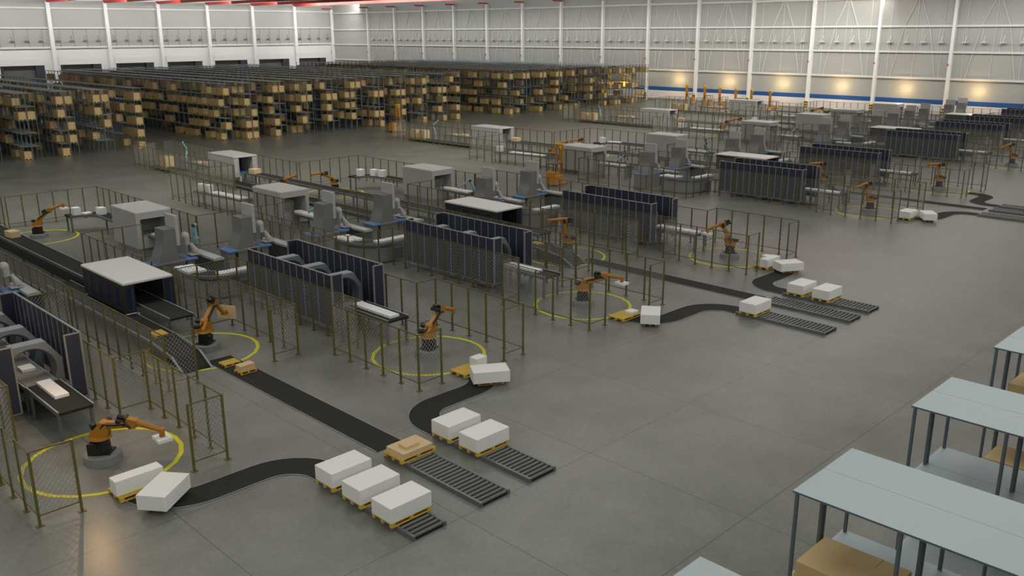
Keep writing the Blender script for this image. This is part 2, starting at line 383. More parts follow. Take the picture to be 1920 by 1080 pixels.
# --- ribbon helpers
def offset(pts, w):
    L, R = [], []
    for i, (x, y) in enumerate(pts):
        a = pts[max(0,i-1)]; b = pts[min(len(pts)-1,i+1)]
        dx, dy = b[0]-a[0], b[1]-a[1]; l = math.hypot(dx,dy) or 1
        L.append((x-dy/l*w, y+dx/l*w)); R.append((x+dy/l*w, y-dx/l*w))
    return L, R
def arc(cx, cy, r, a0, a1, n=10):
    return [(cx+r*math.cos(math.radians(a0+(a1-a0)*k/n)), cy+r*math.sin(math.radians(a0+(a1-a0)*k/n))) for k in range(n+1)]
def floor_belt(label, pts, w=0.58):
    cx, cy = pts[0]
    t = thing('floor_belt', label, 'floor belt', (cx, cy, 0))
    q = [(x-cx, y-cy) for x, y in pts]
    L, R = offset(q, w); ob('belt', MB().strip(L, R, 0.010, 0.024).mesh('belt', M['rubber']), t)
    for k, sgn in ((0, 1), (1, -1)):
        Lo, _ = offset(q, sgn*(w+0.02)); Li, _ = offset(q, sgn*w)
        ob('edge_strip', MB().strip(Lo, Li, 0.010, 0.028).mesh('edge', M['lsteel']), t)
    return t

# --- table conveyor along a polyline
def table_conveyor(label, pts, w, ztop, name='belt_conveyor', legs=None, skirt=None, bed='rubber'):
    cx, cy = pts[0]
    t = thing(name, label, 'conveyor', (cx, cy, 0))
    q = [(x-cx, y-cy) for x, y in pts]
    L, R = offset(q, w); ob('belt', MB().strip(L, R, ztop-0.10, ztop).mesh('belt', M[bed]), t)
    for sgn in (1, -1):
        Lo, _ = offset(q, sgn*(w+0.04)); Li, _ = offset(q, sgn*w)
        ob('side_rail', MB().strip(Lo, Li, ztop-0.13, ztop+0.03).mesh('rail', M['steel']), t)
        Lo2, _ = offset(q, sgn*(w+0.045)); Li2, _ = offset(q, sgn*(w-0.005))
        ob('rail_edge', MB().strip(Lo2, Li2, ztop+0.03, ztop+0.045).mesh('edge', M['lsteel']), t)
    lm = me(('leg', round(ztop,2)), lambda: MB().box(-0.05,0.05,-0.05,0.05,0,ztop-0.12).box(-0.09,0.09,-0.09,0.09,0,0.02).mesh('leg', M['steel']))
    for (x, y) in (legs or []): ob('leg', lm, t, (x-cx, y-cy, 0))
    if skirt:
        L, R = offset(q, w*0.86); ob('skirt_panel', MB().strip(L, R, skirt, ztop-0.13).mesh('skirt', M['skirt']), t)
    return t

# --- orange robot
def robot_meshes():
    ME['r_ped'] = MB().cyl((0,0,0),(0,0,0.27),0.63,32,0.60).cyl((0,0,0.27),(0,0,0.31),0.60,32,0.56).mesh('pedestal', M['concrete'], True)
    b = MB().cyl((0,0,0.31),(0,0,0.84),0.31,20,0.28).box(-0.34,0.10,-0.36,-0.12,0.33,0.74).cyl((-0.12,-0.30,0.66),(-0.12,-0.42,0.66),0.13,14).box(-0.36,0.36,-0.30,0.30,0.31,0.36)
    ME['r_base'] = b.mesh('base', M['black'], True)
    b = MB().cyl((0,0,0.84),(0,0,0.93),0.37,24,0.34)
    b.prism([(-0.30,0.92),(0.30,0.92),(0.38,1.16),(0.30,1.40),(0.10,1.45),(-0.06,1.26),(-0.28,1.05)], 'y', -0.19, -0.06)
    b.prism([(-0.30,0.92),(0.30,0.92),(0.32,1.10),(0.20,1.30),(0.05,1.30),(-0.28,1.05)], 'y', 0.08, 0.19)
    b.box(-0.26,0.28,-0.10,0.12,0.90,1.08)
    ME['r_tur'] = b.mesh('turret', M['orange'], True)
    ME['r_motor'] = MB().cyl((0,0,0),(0,0.26,0),0.115,14).cyl((0,0.26,0),(0,0.30,0),0.10,14).mesh('motor', M['black'], True)
    b = MB().prism([(-0.05,-0.14),(0.25,-0.115),(0.95,-0.085),(1.15,-0.095),(1.2,0),(1.15,0.095),(0.95,0.095),(0.25,0.14),(-0.05,0.14),(-0.13,0.07),(-0.13,-0.07)], 'y', -0.11, 0.09)
    b.cyl((0,-0.15,0),(0,0.16,0),0.17,16).cyl((1.1,-0.15,0),(1.1,0.15,0),0.135,16)
    b.v = [(x*0.88, y, z) for x, y, z in b.v]
    ME['r_link'] = b.mesh('link_arm', M['orange'], True)
    b = MB()
    pts = [(-0.1,-0.14,-0.12),(0.12,-0.17,0.10),(0.5,-0.155,0.06),(0.9,-0.17,0.10),(1.1,-0.16,-0.08)]
    for p, q in zip(pts[:-1], pts[1:]): b.cyl(p, q, 0.045, 8)
    b.v = [(x*0.88, y, z) for x, y, z in b.v]
    ME['r_cable'] = b.mesh('cable', M['black'], True)
    b = MB().box(-0.22,0.16,-0.13,0.13,-0.10,0.20).cyl((0.10,0,0.10),(0.55,0,0.04),0.115,14,0.095).cyl((0.55,0,0.04),(0.85,0,0),0.10,14,0.07).cyl((0.86,-0.09,0),(0.86,0.09,0),0.085,14)
    b.v = [(x*1.16 if x > 0.2 else x, y, z) for x, y, z in b.v]
    ME['r_fore'] = b.mesh('forearm', M['orange'], True)
    b = MB().cyl((-0.22,-0.09,0.04),(-0.50,-0.09,0.04),0.085,12).cyl((-0.22,0.09,0.04),(-0.50,0.09,0.04),0.085,12).cyl((-0.22,0,0.17),(-0.50,0,0.17),0.08,12).box(-0.27,-0.19,-0.16,0.16,-0.08,0.24).box(-0.05,0.10,0.131,0.20,-0.12,0.12)
    ME['r_rear'] = b.mesh('wrist_motors', M['black'], True)
    b = MB().cyl((0,0,0.06),(0,0,-0.10),0.095,16).cyl((0,0,-0.10),(0,0,-0.22),0.085,16,0.075)
    for k in range(3): b.cyl((0,0,-0.12-0.035*k),(0,0,-0.135-0.035*k),0.096,16)
    ME['r_grip'] = b.mesh('gripper', M['orange'], True)
robot_meshes()
L1A, L2A = 0.97, 1.0
def robot(label, x, y, yaw, a1, a2, tilt=0):
    r = math.radians; t = thing('robot_arm', label, 'robot arm', (x,y,0), r(yaw))
    a1, a2 = r(a1), r(a2)
    p = ob('pedestal', ME['r_ped'], t); ob('base', ME['r_base'], t)
    ob('turret', ME['r_tur'], t); S = Vector((0.14,0,1.28))
    ob('motor', ME['r_motor'], t, (S.x, 0.19, S.z)); ob('motor', ME['r_motor'], t, (-0.18, 0.06, 1.16), (0,0,0.6))
    lk = ob('link_arm', ME['r_link'], t, S, (0,-a1,0)); ob('cable', ME['r_cable'], lk)
    E = S+Vector((math.cos(a1),0,math.sin(a1)))*L1A
    fo = ob('forearm', ME['r_fore'], t, E, (0,-a2,0)); ob('wrist_motors', ME['r_rear'], fo)
    Wp = E+Vector((math.cos(a2),0,math.sin(a2)))*L2A
    ob('gripper', ME['r_grip'], t, Wp, (0, r(tilt), 0))
    ex = Wp + Vector((-math.sin(r(tilt)),0,-math.cos(r(tilt))))*0.22
    cy, sy = math.cos(r(yaw)), math.sin(r(yaw))
    return Vector((x+ex.x*cy, y+ex.x*sy, ex.z))
def floor_ring(label, x, y):
    n = 22; mb = MB(); ro, ri = 2.60, 2.44
    o = [(ro*math.cos(2*PI*k/n), ro*math.sin(2*PI*k/n)) for k in range(n+1)]; i = [(ri*math.cos(2*PI*k/n), ri*math.sin(2*PI*k/n)) for k in range(n+1)]
    return tag(ob('floor_ring', me('fring', lambda: mb.strip(o, i, 0.001, 0.008).mesh('ring', M['yellow'])), None, (x,y,0)), label, 'floor marking')

# --- navy corrugated screen wall, running along y from 0 to 7.8, returns towards +x (s=1) or -x
def screen_wall(label, x, y0, s):
    t = thing('screen_wall', label, 'screen wall', (x, y0, 0))
    n = 13; L = 7.8; w = L/n
    def sheet():
        mb = MB()
        for k in range(n):
            mb.box(-0.02, 0.02, k*w+0.03, (k+1)*w-0.03, 0.42, 2.97)
        return mb.mesh('navy_sheet', M['navy'])
    ob('navy_sheet', me('nsheet', sheet), t)
    def fr():
        mb = MB()
        for k in range(n+1): mb.box(-0.04, 0.04, k*w-0.03, k*w+0.03, 0.40, 2.97)
        mb.box(-0.045, 0.045, -0.03, L+0.03, 2.965, 3.0); mb.box(-0.03, 0.03, 0, L, 0.38, 0.42)
        return mb.mesh('frame', M['frame'])
    ob('frame', me('nframe', fr), t)
    def ret(): return MB().box(0.03,0.57,-0.02,0.02,0.42,2.97).mesh('return_sheet', M['navy'])
    def retf(): return MB().box(0.55,0.61,-0.035,0.035,0.4,2.97).box(0,0.61,-0.04,0.04,2.965,3.0).box(0,0.61,-0.03,0.03,0.38,0.42).mesh('return_frame', M['frame'])
    for yy in (0, L):
        ob('return_sheet', me('ret', ret), t, (0,yy,0), (0,0,0 if s > 0 else PI))
        ob('return_frame', me('retf', retf), t, (0,yy,0), (0,0,0 if s > 0 else PI))
    for k in (0.15, 2.6, 5.2, 7.65): ob('foot', me('nfoot', lambda: MB().box(-0.03,0.03,-0.03,0.03,0,0.40).box(-0.07,0.07,-0.07,0.07,0,0.015).mesh('foot', M['frame'])), t, (0,k,0))
    return t
# --- ring scanner (chamfered housing with a round bore)
def ring_mesh():
    n = 32; out = []; ri = 0.80; cz = 1.45
    poly = [(-1.12,0.35),(1.12,0.35),(1.12,1.75),(0.62,2.52),(-0.62,2.52),(-1.12,1.75)]
    def ray(t):
        dx, dz = math.cos(t), math.sin(t); best = 9
        for (ax, az), (bx, bz) in zip(poly, poly[1:]+poly[:1]):
            ax2, az2, bx2, bz2 = ax, az-cz, bx, bz-cz; ex, ez = bx2-ax2, bz2-az2
            den = dx*ez-dz*ex
            if abs(den) < 1e-9: continue
            tt = (ax2*ez-az2*ex)/den; u = (ax2*dz-az2*dx)/den
            if tt > 0 and -1e-6 <= u <= 1+1e-6: best = min(best, tt)
        return (dx*best, cz+dz*best)
    an = sorted(set([2*PI*k/n for k in range(n)]+[math.atan2(z-cz, x) % (2*PI) for x, z in poly])); n = len(an)
    O = [ray(t) for t in an]; I1 = [((ri+0.10)*math.cos(t), cz+(ri+0.10)*math.sin(t)) for t in an]; I = [(ri*math.cos(t), cz+ri*math.sin(t)) for t in an]
    y0, y1 = -0.28, 0.28
    v = [(x,y0,z) for x,z in O]+[(x,y0,z) for x,z in I1]+[(x,y1,z) for x,z in O]+[(x,y1,z) for x,z in I1]
    f = []
    for k in range(n):
        j = (k+1) % n
        f += [(k,j,n+j,n+k),(2*n+k,3*n+k,3*n+j,2*n+j),(k,2*n+k,2*n+j,j)]
    a = MB().add(v, f).mesh('housing', M['ring'])
    v = [(x,y0,z) for x,z in I1]+[(x,y0+0.12,z) for x,z in I]+[(x,y1-0.12,z) for x,z in I]+[(x,y1,z) for x,z in I1]; f = []
    for k in range(n):
        j = (k+1) % n
        for r in range(3): f.append((r*n+k, r*n+j, (r+1)*n+j, (r+1)*n+k))
    return a, MB().add(v, f).mesh('bore', M['ringin'], True)
ME['ringh'], ME['ringb'] = ring_mesh()
ME['ringf'] = MB().box(-1.05,-0.85,-0.2,0.2,0,0.36).box(0.85,1.05,-0.2,0.2,0,0.36).mesh('foot', M['ring'])
def ring(label, x, y):
    t = thing('ring_scanner', label, 'scanner', (x,y,0), 0, 'grey ring scanners between the navy screens')
    ob('housing', ME['ringh'], t); ob('bore', ME['ringb'], t); ob('foot', ME['ringf'], t)

# --- covered tunnel (dark or light) length along y
def tunnel(label, x, y0, L, ztop, light=False):
    t = thing('scanner_tunnel', label, 'tunnel machine', (x,y0,0))
    wm = M['mach2'] if light else M['dark']; k = 'l' if light else 'd'
    ob('roof', me(('troof',L,k), lambda: MB().bbox(-1.24,1.24,-0.05,L+0.05,-0.11,0,0.03).mesh('roof', M['mach2'] if light else M['roof'])), t, (0,0,ztop))
    for s in (-1, 1):
        w = ob('side_wall', me(('twall',L,k,ztop), lambda: MB().box(-0.25,0.25,0,L,0.87,ztop-0.11).mesh('side_wall', wm)), t, (s*0.96,0,0))
        n = 8 if light else 4
        for i in range(n):
            yy = 0.35+(L-0.7)*(i+0.5)/n
            pw = (L-0.7)/n*0.42
            p = ob('window_panel', me(('tpan',k,round(pw,2),ztop,s), lambda: MB().box(0 if s > 0 else -0.015, 0.015 if s > 0 else 0, -pw/2, pw/2, 1.0, ztop-0.35).mesh('window_panel', M['mach2'] if light else M['dblue'])), w, (s*0.25, yy, 0))
        e = 0.014
        st = MB()
        for i in range(n):
            yy = 0.35+(L-0.7)*(i+0.5)/n; pw = (L-0.7)/n*0.42
            a, b = (0.25, 0.27) if s > 0 else (-0.27, -0.25)
            st.box(a, b, yy+pw/2-e, yy+pw/2+e, 1.0, ztop-0.4); st.box(a, b, yy-pw/2, yy+pw/2, 1.0, 1.0+2*e)
        ob('blue_edging', st.mesh('blue_edging', M['blue']), w)
        for yy, d in ((0, -1), (L, 1)):
            ob('end_panel', me(('tend',k,ztop,d), lambda: MB().box(-0.12,0.12, min(0,d*0.015), max(0,d*0.015), 1.0, ztop-0.28).mesh('end_panel', M['mach2'] if light else M['dblue'])), w, (0,yy,0))
            ob('end_edging', me(('tende',k,ztop,d), lambda: MB().box(0.10,0.125, min(0,d*0.02), max(0,d*0.02), 1.0, ztop-0.3).box(-0.10,0.125, min(0,d*0.02), max(0,d*0.02), 1.0, 1.025).mesh('end_edging', M['blue'])), w, (0,yy,0))
        a = 0.08 if s > 0 else 0.23
        for yy in (0.11, L-0.11): ob('foot', me(('tfoot', s), lambda: MB().box(-0.16 if s > 0 else -0.30,0.30 if s > 0 else 0.16,-0.1,0.1,0.80,0.87).box(a if s < 0 else 0.2,a+0.09 if s < 0 else 0.3,-0.1,0.1,0,0.80).mesh('foot', M['white'])), t, (s*0.89,yy,0))
    if light: ob('inner_panel', me('lishade', lambda: MB().box(-0.6,0.6,2.0,2.04,1.35,2.5).mesh('inner_panel', M['dark'])), t)  # dark sheet standing in for the shade deep inside the tunnel
    if light: ob('blue_bed', MB().box(-0.6,0.6,0.02,L,1.10,1.16).mesh('blue_bed', M['blue']), t)
    return t

# --- white cabinet with a front opening, 2.4 wide along x, 4.0 along y
def cabinet(label, x, y0):
    t = thing('coating_cabinet', label, 'cabinet', (x,y0,0))
    def body():
        W, L, z0, z1 = 1.2, 3.95, 0.35, 2.72
        mb = MB().box(-W,-W+0.28,0,L,z0,z1).box(W-0.28,W,0,L,z0,z1).box(-W+0.28,W-0.28,0,L,z1-0.42,z1).box(-W+0.28,W-0.28,0,L,z0,1.05)
        return mb.mesh('body', M['mach2'])
    ob('body', me('cabbody', body), t)
    ob('lid', me('cablid', lambda: MB().bbox(-1.2,1.2,0,3.95,2.72,2.80,0.02).mesh('lid', M['roof'])), t)
    ob('inner_panel', me('cabin', lambda: MB().box(-0.92,0.92,1.6,1.64,1.2,2.3).mesh('curtain', M['skirt'])), t)
    ob('plinth', me('cabpl', lambda: MB().box(-1.05,1.05,0.1,3.85,0,0.35).mesh('plinth', M['skirt'])), t)
    ob('status_light', me('cablt', lambda: MB().box(1.2,1.24,0.1,0.2,1.3,1.7).mesh('status', M['pack'])), t)
    return t

# --- press: S-shaped column facing +x
def press(label, x, y):          # x = top front edge, y = near side
    t = thing('forming_press', label, 'press machine', (x,y,0))
    def colm():
        prof = [(0.02,3.3),(0.0,2.7),(-0.03,2.4),(-0.12,2.1),(-0.26,1.85),(-0.36,1.6),(-0.42,1.40),(0.74,1.40),(0.74,3.3)]
        return MB().prism(prof, 'y', 0, 1.15).mesh('column', M['mach'], True)
    ob('column', me('prcol', colm), t)
    ob('base_slab', me('prbase', lambda: MB().bbox(-0.45,1.20,-0.05,1.2,1.28,1.40,0.02).box(-0.35,1.15,0.0,1.15,0,1.28).mesh('base_slab', M['mach'])), t)
    ob('control_panel', me('prpan', lambda: MB().bbox(0.72,0.92,-0.06,1.25,2.3,4.02,0.02).mesh('control_panel', M['mach2'])), t)
    ob('head_arm', me('prarm', lambda: MB().box(0.74,1.32,0.22,0.9,1.80,2.62).mesh('head_arm', M['mach'])), t)
    ob('spindle_dome', me('prdome', lambda: MB().cyl((1.50,0.55,2.15),(1.50,0.55,2.64),0.25,18).sphere((1.50,0.55,2.64),0.25,18,6,True).mesh('dome', M['mach2'], True)), t)
    ob('nozzle', me('prnoz', lambda: MB().cyl((1.78,0.55,2.15),(1.98,0.5,1.75),0.11,16,0.18).cyl((1.98,0.5,1.75),(2.04,0.48,1.62),0.20,16).box(1.60,2.2,0.2,0.8,1.50,1.56).mesh('nozzle', M['mach2'], True)), t)
    for s, xx in ((-1, -1.02), (1, 1.20)):
        tr = ob('tray', me('prtray', lambda: MB().bbox(0,0.66,-0.12,1.15,1.32,1.43,0.02).mesh('tray', M['tray'])), t, (xx,0,0))
        ob('tray_stand', me('prst', lambda: MB().box(0.06,0.5,0.05,1.05,0,1.30).mesh('tray_stand', M['skirt'])), tr)
    return t
def chute(label, x, y0, L=2.9):
    t = thing('transfer_chute', label, 'chute', (x,y0,0))
    ob('trough', me(('chute',L), lambda: MB().prism([(-0.30,1.30),(0.30,1.30),(0.30,1.43),(0.2,1.47),(-0.2,1.47),(-0.30,1.43)], 'y', 0, L).mesh('trough', M['mach2'])), t)
    ob('stand', me(('chst',L), lambda: MB().box(-0.28,0.28,0.1,L-0.1,0,1.30).mesh('stand', M['dsteel'])), t)
    return t
# --- cobot
def cobot(label, x, y, z0, yaw, a1, a2, l1=0.95, l2=0.85):
    r = math.radians; t = thing('cobot_arm', label, 'robot arm', (x,y,0), r(yaw))
    ob('stand', me(('cbst',z0), lambda: MB().cyl((0,0,0),(0,0,z0),0.22,14,0.16).mesh('stand', M['skirt'])), t)
    ob('shoulder', me('cbsh', lambda: MB().cyl((0,0,0),(0,0,0.35),0.13,14).cyl((0,-0.16,0.32),(0,0.16,0.32),0.12,14).mesh('shoulder', M['cobot'], True)), t, (0,0,z0))
    a1, a2 = r(a1), r(a2); S = Vector((0,0,z0+0.32))
    ob('upper_arm', me(('cbu',l1), lambda: MB().cyl((0,0,0),(l1,0,0),0.115,12,0.095).cyl((l1,-0.13,0),(l1,0.13,0),0.125,14).mesh('upper_arm', M['cobot'], True)), t, S, (0,-a1,0))
    E = S+Vector((math.cos(a1),0,math.sin(a1)))*l1
    ob('lower_arm', me(('cbl',l2), lambda: MB().cyl((0,0,0),(l2,0,0),0.09,12,0.07).cyl((l2,0,0.05),(l2,0,-0.16),0.06,12).mesh('lower_arm', M['cobot'], True)), t, E, (0,-a2,0))
    for yy in (-0.145, 0.145): ob('elbow_cap', me('cbe', lambda: MB().cyl((0,-0.02,0),(0,0.02,0),0.115,14).mesh('elbow_cap', M['dsteel'], True)), t, (E.x, yy, E.z))
    return t

# ------------------------------------------------------------------ production lines
OFF = [0.0, 25.0, 60.0, 94.6, 119.4]
PZ = 0.15            # top of the floor roller beds
def pack(label, x, y, z, rz=0, sx=0.52, sy=0.58, sz=0.12, name='white_pack'):
    return carton(name, label, x, y, z+0.003, sx, sy, sz, rz, 'pack', 'white pack')
CL, CM, CR = 9.6, 17.07, 24.0
ROBO = {  # line -> (left, mid, right, upper-left, upper-right) poses: yaw, link, forearm
    0: ((-43,2,-15),(30,40,-42),(12,38,-14),(-20,40,22),(-28,38,24)),
    1: ((-40,15,-6),(140,84,4),(143,62,-14),(-15,34,20),(140,28,0)),
    2: ((143,66,-10),(140,82,4),(140,84,4),(-15,34,16),(140,30,-2)),
    3: ((140,66,-10),(140,80,4),(140,80,4),(-15,34,16),(140,30,-2)),
    4: ((140,66,-10),(140,80,4),(140,80,4),(-15,34,16),(140,30,-2)),
}
for k, ox in enumerate(OFF):
    ln = LN[k]
    near = k < 3
    # ---- fences
    fence('olive mesh fence around left palletising cell of %s, outer side' % ln, [(7.8,26.4),(6.6,26.4),(6.6,32.4),(7.8,32.4),(7.8,43.35),(4.5,43.35),(4.5,55.6),(8.35,55.6)], ox)
    fence('olive mesh fence around left palletising cell of %s, inner side' % ln, [(11.4,26.4),(12.6,26.4),(12.6,32.5),(11.44,32.5),(11.44,43.4),(13.65,43.4)], ox)
    fence('olive mesh fence left of the middle lane of %s' % ln, [(15.1,33.65),(13.87,33.65),(13.87,55.6),(10.5,55.6)], ox)
    fence('olive mesh fence around right palletising cell of %s, inner side' % ln, [(22.2,26.4),(21.0,26.4),(21.0,32.4),(22.27,32.4),(22.27,43.35),(18.95,43.35)], ox)
    fence('olive mesh fence around right palletising cell of %s, outer side' % ln, [(25.8,26.4),(27.0,26.4),(27.0,32.4),(25.83,32.4),(25.83,43.35),(28.6,43.35),(28.6,55.55),(26.05,55.55)], ox)
    fence('olive mesh fence right of the middle lane of %s' % ln, [(18.66,33.62),(19.88,33.62),(19.88,39.65),(18.73,39.65),(18.73,55.55),(22.38,55.55)], ox)
    fence('olive mesh fence left of the loading zone of %s' % ln, [(8.35,55.78),(8.35,75.3),(14.2,75.3)], ox)
    fence('olive mesh fence right of the loading zone of %s' % ln, [(26.05,55.67),(26.05,72.45),(19.43,72.45)], ox)
    fence('olive mesh fence on left of the infeed cage of %s' % ln, [(14.43,75.45),(14.43,97.5),(16.83,97.5)], ox)
    fence('olive mesh fence on right of the infeed cage of %s' % ln, [(19.2,72.6),(19.2,97.9),(18.0,97.9)], ox)
    # ---- roller beds
    B = {}
    for nm, cx in (('left',14.45),('middle',17.09),('right',19.24)):
        roller_bed('grey roller conveyor on the floor, %s of three at the end of %s' % (nm, ln), ox+cx, 17.9, 22.75)
    # ---- floor belts
    floor_belt('straight black floor belt in the middle lane of %s' % ln, [(ox+CM,35.7),(ox+CM,23.2)])
    lp = [(9.55,26.9),(9.55,26.3)]+arc(11.1,26.3,1.55,180,270,9)+arc(12.85,23.15,1.6,90,0,9)+[(14.45,22.9)]
    floor_belt('S-shaped black floor belt from the left robot cell of %s' % ln, [(ox+x,y) for x,y in lp])
    rp = [(24.0,26.9),(24.0,26.4)]+arc(22.5,26.4,1.45,0,-90,9)+arc(20.75,23.45,1.5,90,180,9)+[(19.25,22.9)]
    floor_belt('S-shaped black floor belt from the right robot cell of %s' % ln, [(ox+x,y) for x,y in rp])
    # ---- robots
    pz = ROBO[k]
    tips = {}
    for nm, (x, y), ps in (('left palletising',(9.6,29.4),pz[0]),('middle',(17.3,37.3),pz[1]),('right palletising',(24.0,29.4),pz[2]),('left loading',(14.0-0.15,67.5),pz[3]),('right loading',(19.97,67.7),pz[4])):
        tips[nm] = robot('orange jointed robot arm on grey pedestal, %s cell of %s' % (nm, ln), ox+x, y, *ps, tilt=(-90 if (k==0 and nm=='middle') else 0))
        floor_ring('yellow ring painted on floor around the %s robot of %s' % (nm, ln), ox+x+(0 if nm!='middle' else -0.3), y-(0.1 if nm=='middle' else 0))
    def held(nm, rz=0, **kw):
        p = tips[nm]; pack('white pack held under gripper of the %s robot of %s' % (nm, ln), p.x, p.y, p.z-0.122, rz, 0.5, 0.62, 0.12)
    # ---- tables, screens and rings in both side lanes
    for side, c in (('left',CL),('right',CR)):
        X = ox+c
        screen_wall('navy ribbed screen wall on near side of %s lane tunnel, %s' % (side, ln), X-1.5, 34.6, 1)
        screen_wall('navy ribbed screen wall on far side of %s lane tunnel, %s' % (side, ln), X+1.5, 34.6, -1)
        for i, y in enumerate((36.15, 38.6, 41.1)):
            ring('grey ring scanner, %s from the exit of the %s lane tunnel of %s' % (ORD[i], side, ln), X, y)
        rt = table_conveyor('grey roller table through the ring scanners, %s lane of %s' % (side, ln), [(X,43.75),(X,35.0)], 0.55, 1.15, 'roller_table', [(X-0.5,35.3),(X+0.5,35.3),(X-0.5,43.4),(X+0.5,43.4)], None, 'dark')
        rb_ = me('rollbed', lambda: __import__('functools').reduce(lambda m, q: m.cyl((-0.52,0.05+q*0.13,0),(0.52,0.05+q*0.13,0),0.05,8), range(66), MB()).mesh('roller_bed', M['rolls'], True))
        ob('roller_bed', rb_, rt, (0, -8.7, 1.165))
        table_conveyor('black outfeed belt table at the tunnel exit, %s lane of %s' % (side, ln), [(X+0.05,34.95),(X+0.05,31.6)], 0.58, 1.18, 'belt_conveyor', [(X-0.5,31.75),(X+0.6,31.75),(X-0.5,34.7),(X+0.6,34.7)])
        # U conveyor with white packs
        up = [(X-2.85,47.3),(X-2.85,45.9)]+arc(X-1.35,45.9,1.5,180,270,8)+[(X-0.2,44.4)]
        table_conveyor('curved pack conveyor feeding the %s lane tunnel of %s' % (side, ln), up, 0.55, 1.30, 'curved_conveyor', [(X-3.35,47.1),(X-2.35,47.1)], None, 'rubber')
        ob_mass = thing('conveyor_cabinet', 'dark grey cabinet under curved pack conveyor, %s lane of %s' % (side, ln), 'cabinet', (X-1.35,45.9,0))
        L_, R_ = offset([(x-X+1.35, y-45.9) for x,y in up], 0.42)
        ob('housing', MB().strip(L_, R_, 0.05, 1.0).mesh('housing', M['skirt']), ob_mass)
        ob('access_panel', MB().box(0.1,0.8,-1.95,-1.93,0.15,0.85).mesh('panel', M['dark']), ob_mass)
        i = 0
        for j in range(3):
            pack('white pack on outer row of curved conveyor, %s lane of %s, %s from start' % (side, ln, ORD[i]), X-3.11+0.01*(j%2), 47.2-j*0.58, 1.30, 0.04*(j%3), 0.5, 0.52); i += 1
            if near and j < 3: pack('white pack on inner row of curved conveyor, %s lane of %s, %s from start' % (side, ln, ORD[j]), X-2.58, 47.1-j*0.60, 1.30, -0.04*(j%2), 0.5, 0.54)
        for j in range(4):
            pack('white pack past bend of curved conveyor, %s lane of %s, %s from bend' % (side, ln, ORD[j]), X-2.0+j*0.62, 44.45, 1.30, 0.06*(j%3-1), 0.58, 0.6)
        # presses and chutes
        press('grey S-shaped press, left one of two in the %s lane of %s' % (side, ln), X-3.25, 48.65)
        press('grey S-shaped press, right one of two in the %s lane of %s' % (side, ln), X+1.5, 48.55)
        chute('flat grey transfer chute beside first press, %s lane of %s' % (side, ln), X-0.65, 47.4)
        chute('flat grey transfer chute beside second press, %s lane of %s' % (side, ln), X+(3.75 if side == 'left' else 4.1), 47.4)
        # cabinet, conveyors
        cabinet('light grey coating cabinet with white lid and dark mouth, %s lane of %s' % (side, ln), X, 57.4)
        table_conveyor('short black belt leaving the coating cabinet, %s lane of %s' % (side, ln), [(X,57.4),(X,53.4)], 0.5, 1.18, 'belt_conveyor', [(X-0.45,53.6),(X+0.45,53.6),(X-0.45,56.4),(X+0.45,56.4)])
        for j in range(4):
            pack('white pack leaving the coating cabinet, %s lane of %s, %s from its mouth' % (side, ln, ORD[j]), X, 57.0-j*0.85, 1.18, 0.03, 0.7, 0.7, 0.13)
        cobot('pale blue slim robot arm beside short belt, %s lane of %s' % (side, ln), X+(0.95 if k else 1.5), 54.3 if k else 54.7, 0.75, 150 if k else 120, 62 if k else 86, -27 if k else -74, 1.15 if k else 0.9, 1.1 if k else 0.8)
        if side == 'right':
            cp = [(X-1.85,68.1)]+arc(X-1.55,66.3,1.8,90,0,9)+[(X+0.25,61.4)]
        else:
            cp = [(X-0.6,71.5)]+[(X-0.35,68.5),(X-0.1,66.0),(X,61.4)]
        table_conveyor('grey conveyor on legs into the coating cabinet, %s lane of %s' % (side, ln), cp, 0.52, 1.2, 'curved_conveyor', [(cp[0][0]+0.1,cp[0][1]-0.45),(cp[0][0]+0.1,cp[0][1]+0.4),(X-0.2,65.2),(X+0.7,65.2),(X-0.3,62.2),(X+0.5,62.2)])
        bx = [(cp[0][0]+0.45,cp[0][1]-0.05)] if side == 'right' else [(X-0.65,71.0)]
        if k == 0 and side == 'right': seq = [(22.75,67.95,0.55),(24.15,66.9,0.5)]
        elif side == 'right': seq = [(ox+23.0,67.9,0.62),(ox+23.9,67.0,0.6),(ox+24.15,66.1,0.6)][:(3 if k == 1 else 1)]
        else: seq = [(X-0.62,71.0,0.6),(X-0.45,70.0,0.6)][:(2 if k == 1 else 1)]
        for j, (bx_, by_, bh) in enumerate(seq):
            carton('white_box', 'upright white box on cabinet feed conveyor, %s lane of %s, %s from robot' % (side, ln, ORD[j]), bx_, by_, 1.203, 0.5, 0.62, bh, 0.1*j, 'pack')
        for j in range(5):
            fx = (0.15+0.17*j)
            if side == 'right': a = math.radians(75-j*18); qx, qy = X-1.55+1.8*math.cos(a), 66.3+1.8*math.sin(a)
            else: qx, qy = X-0.38+0.06*j, 69.0-j*0.95
            if side == 'right' and any(math.hypot(qx-s[0], qy-s[1]) < 0.62 for s in seq): continue
            pack('flat white pack on cabinet feed conveyor, %s lane of %s, %s from robot' % (side, ln, ORD[j]), qx, qy, 1.2, 0.2 if side == 'right' else 0, 0.6 if side == 'right' else 0.8, 0.5 if side == 'right' else 0.85, 0.1)
    # ---- middle lane
    X = ox+CM
    tunnel('charcoal scanner tunnel with white lid in the middle lane of %s' % ln, X, 42.4, 5.3, 2.41)
    lb = table_conveyor('long black belt conveyor through the loading zone of %s' % ln, [(X+0.06,78.0),(X+0.06,39.15)], 0.56, 1.18, 'belt_conveyor', [(X+s,y) for s in (-0.49,0.61) for y in (39.3,50,55,60,65,70,75,77.6)])
    if k == 0: ob('side_skirt', MB().box(-0.615,-0.60,-30,-9.6,0.45,1.05).mesh('side_skirt', M['dark']), lb)
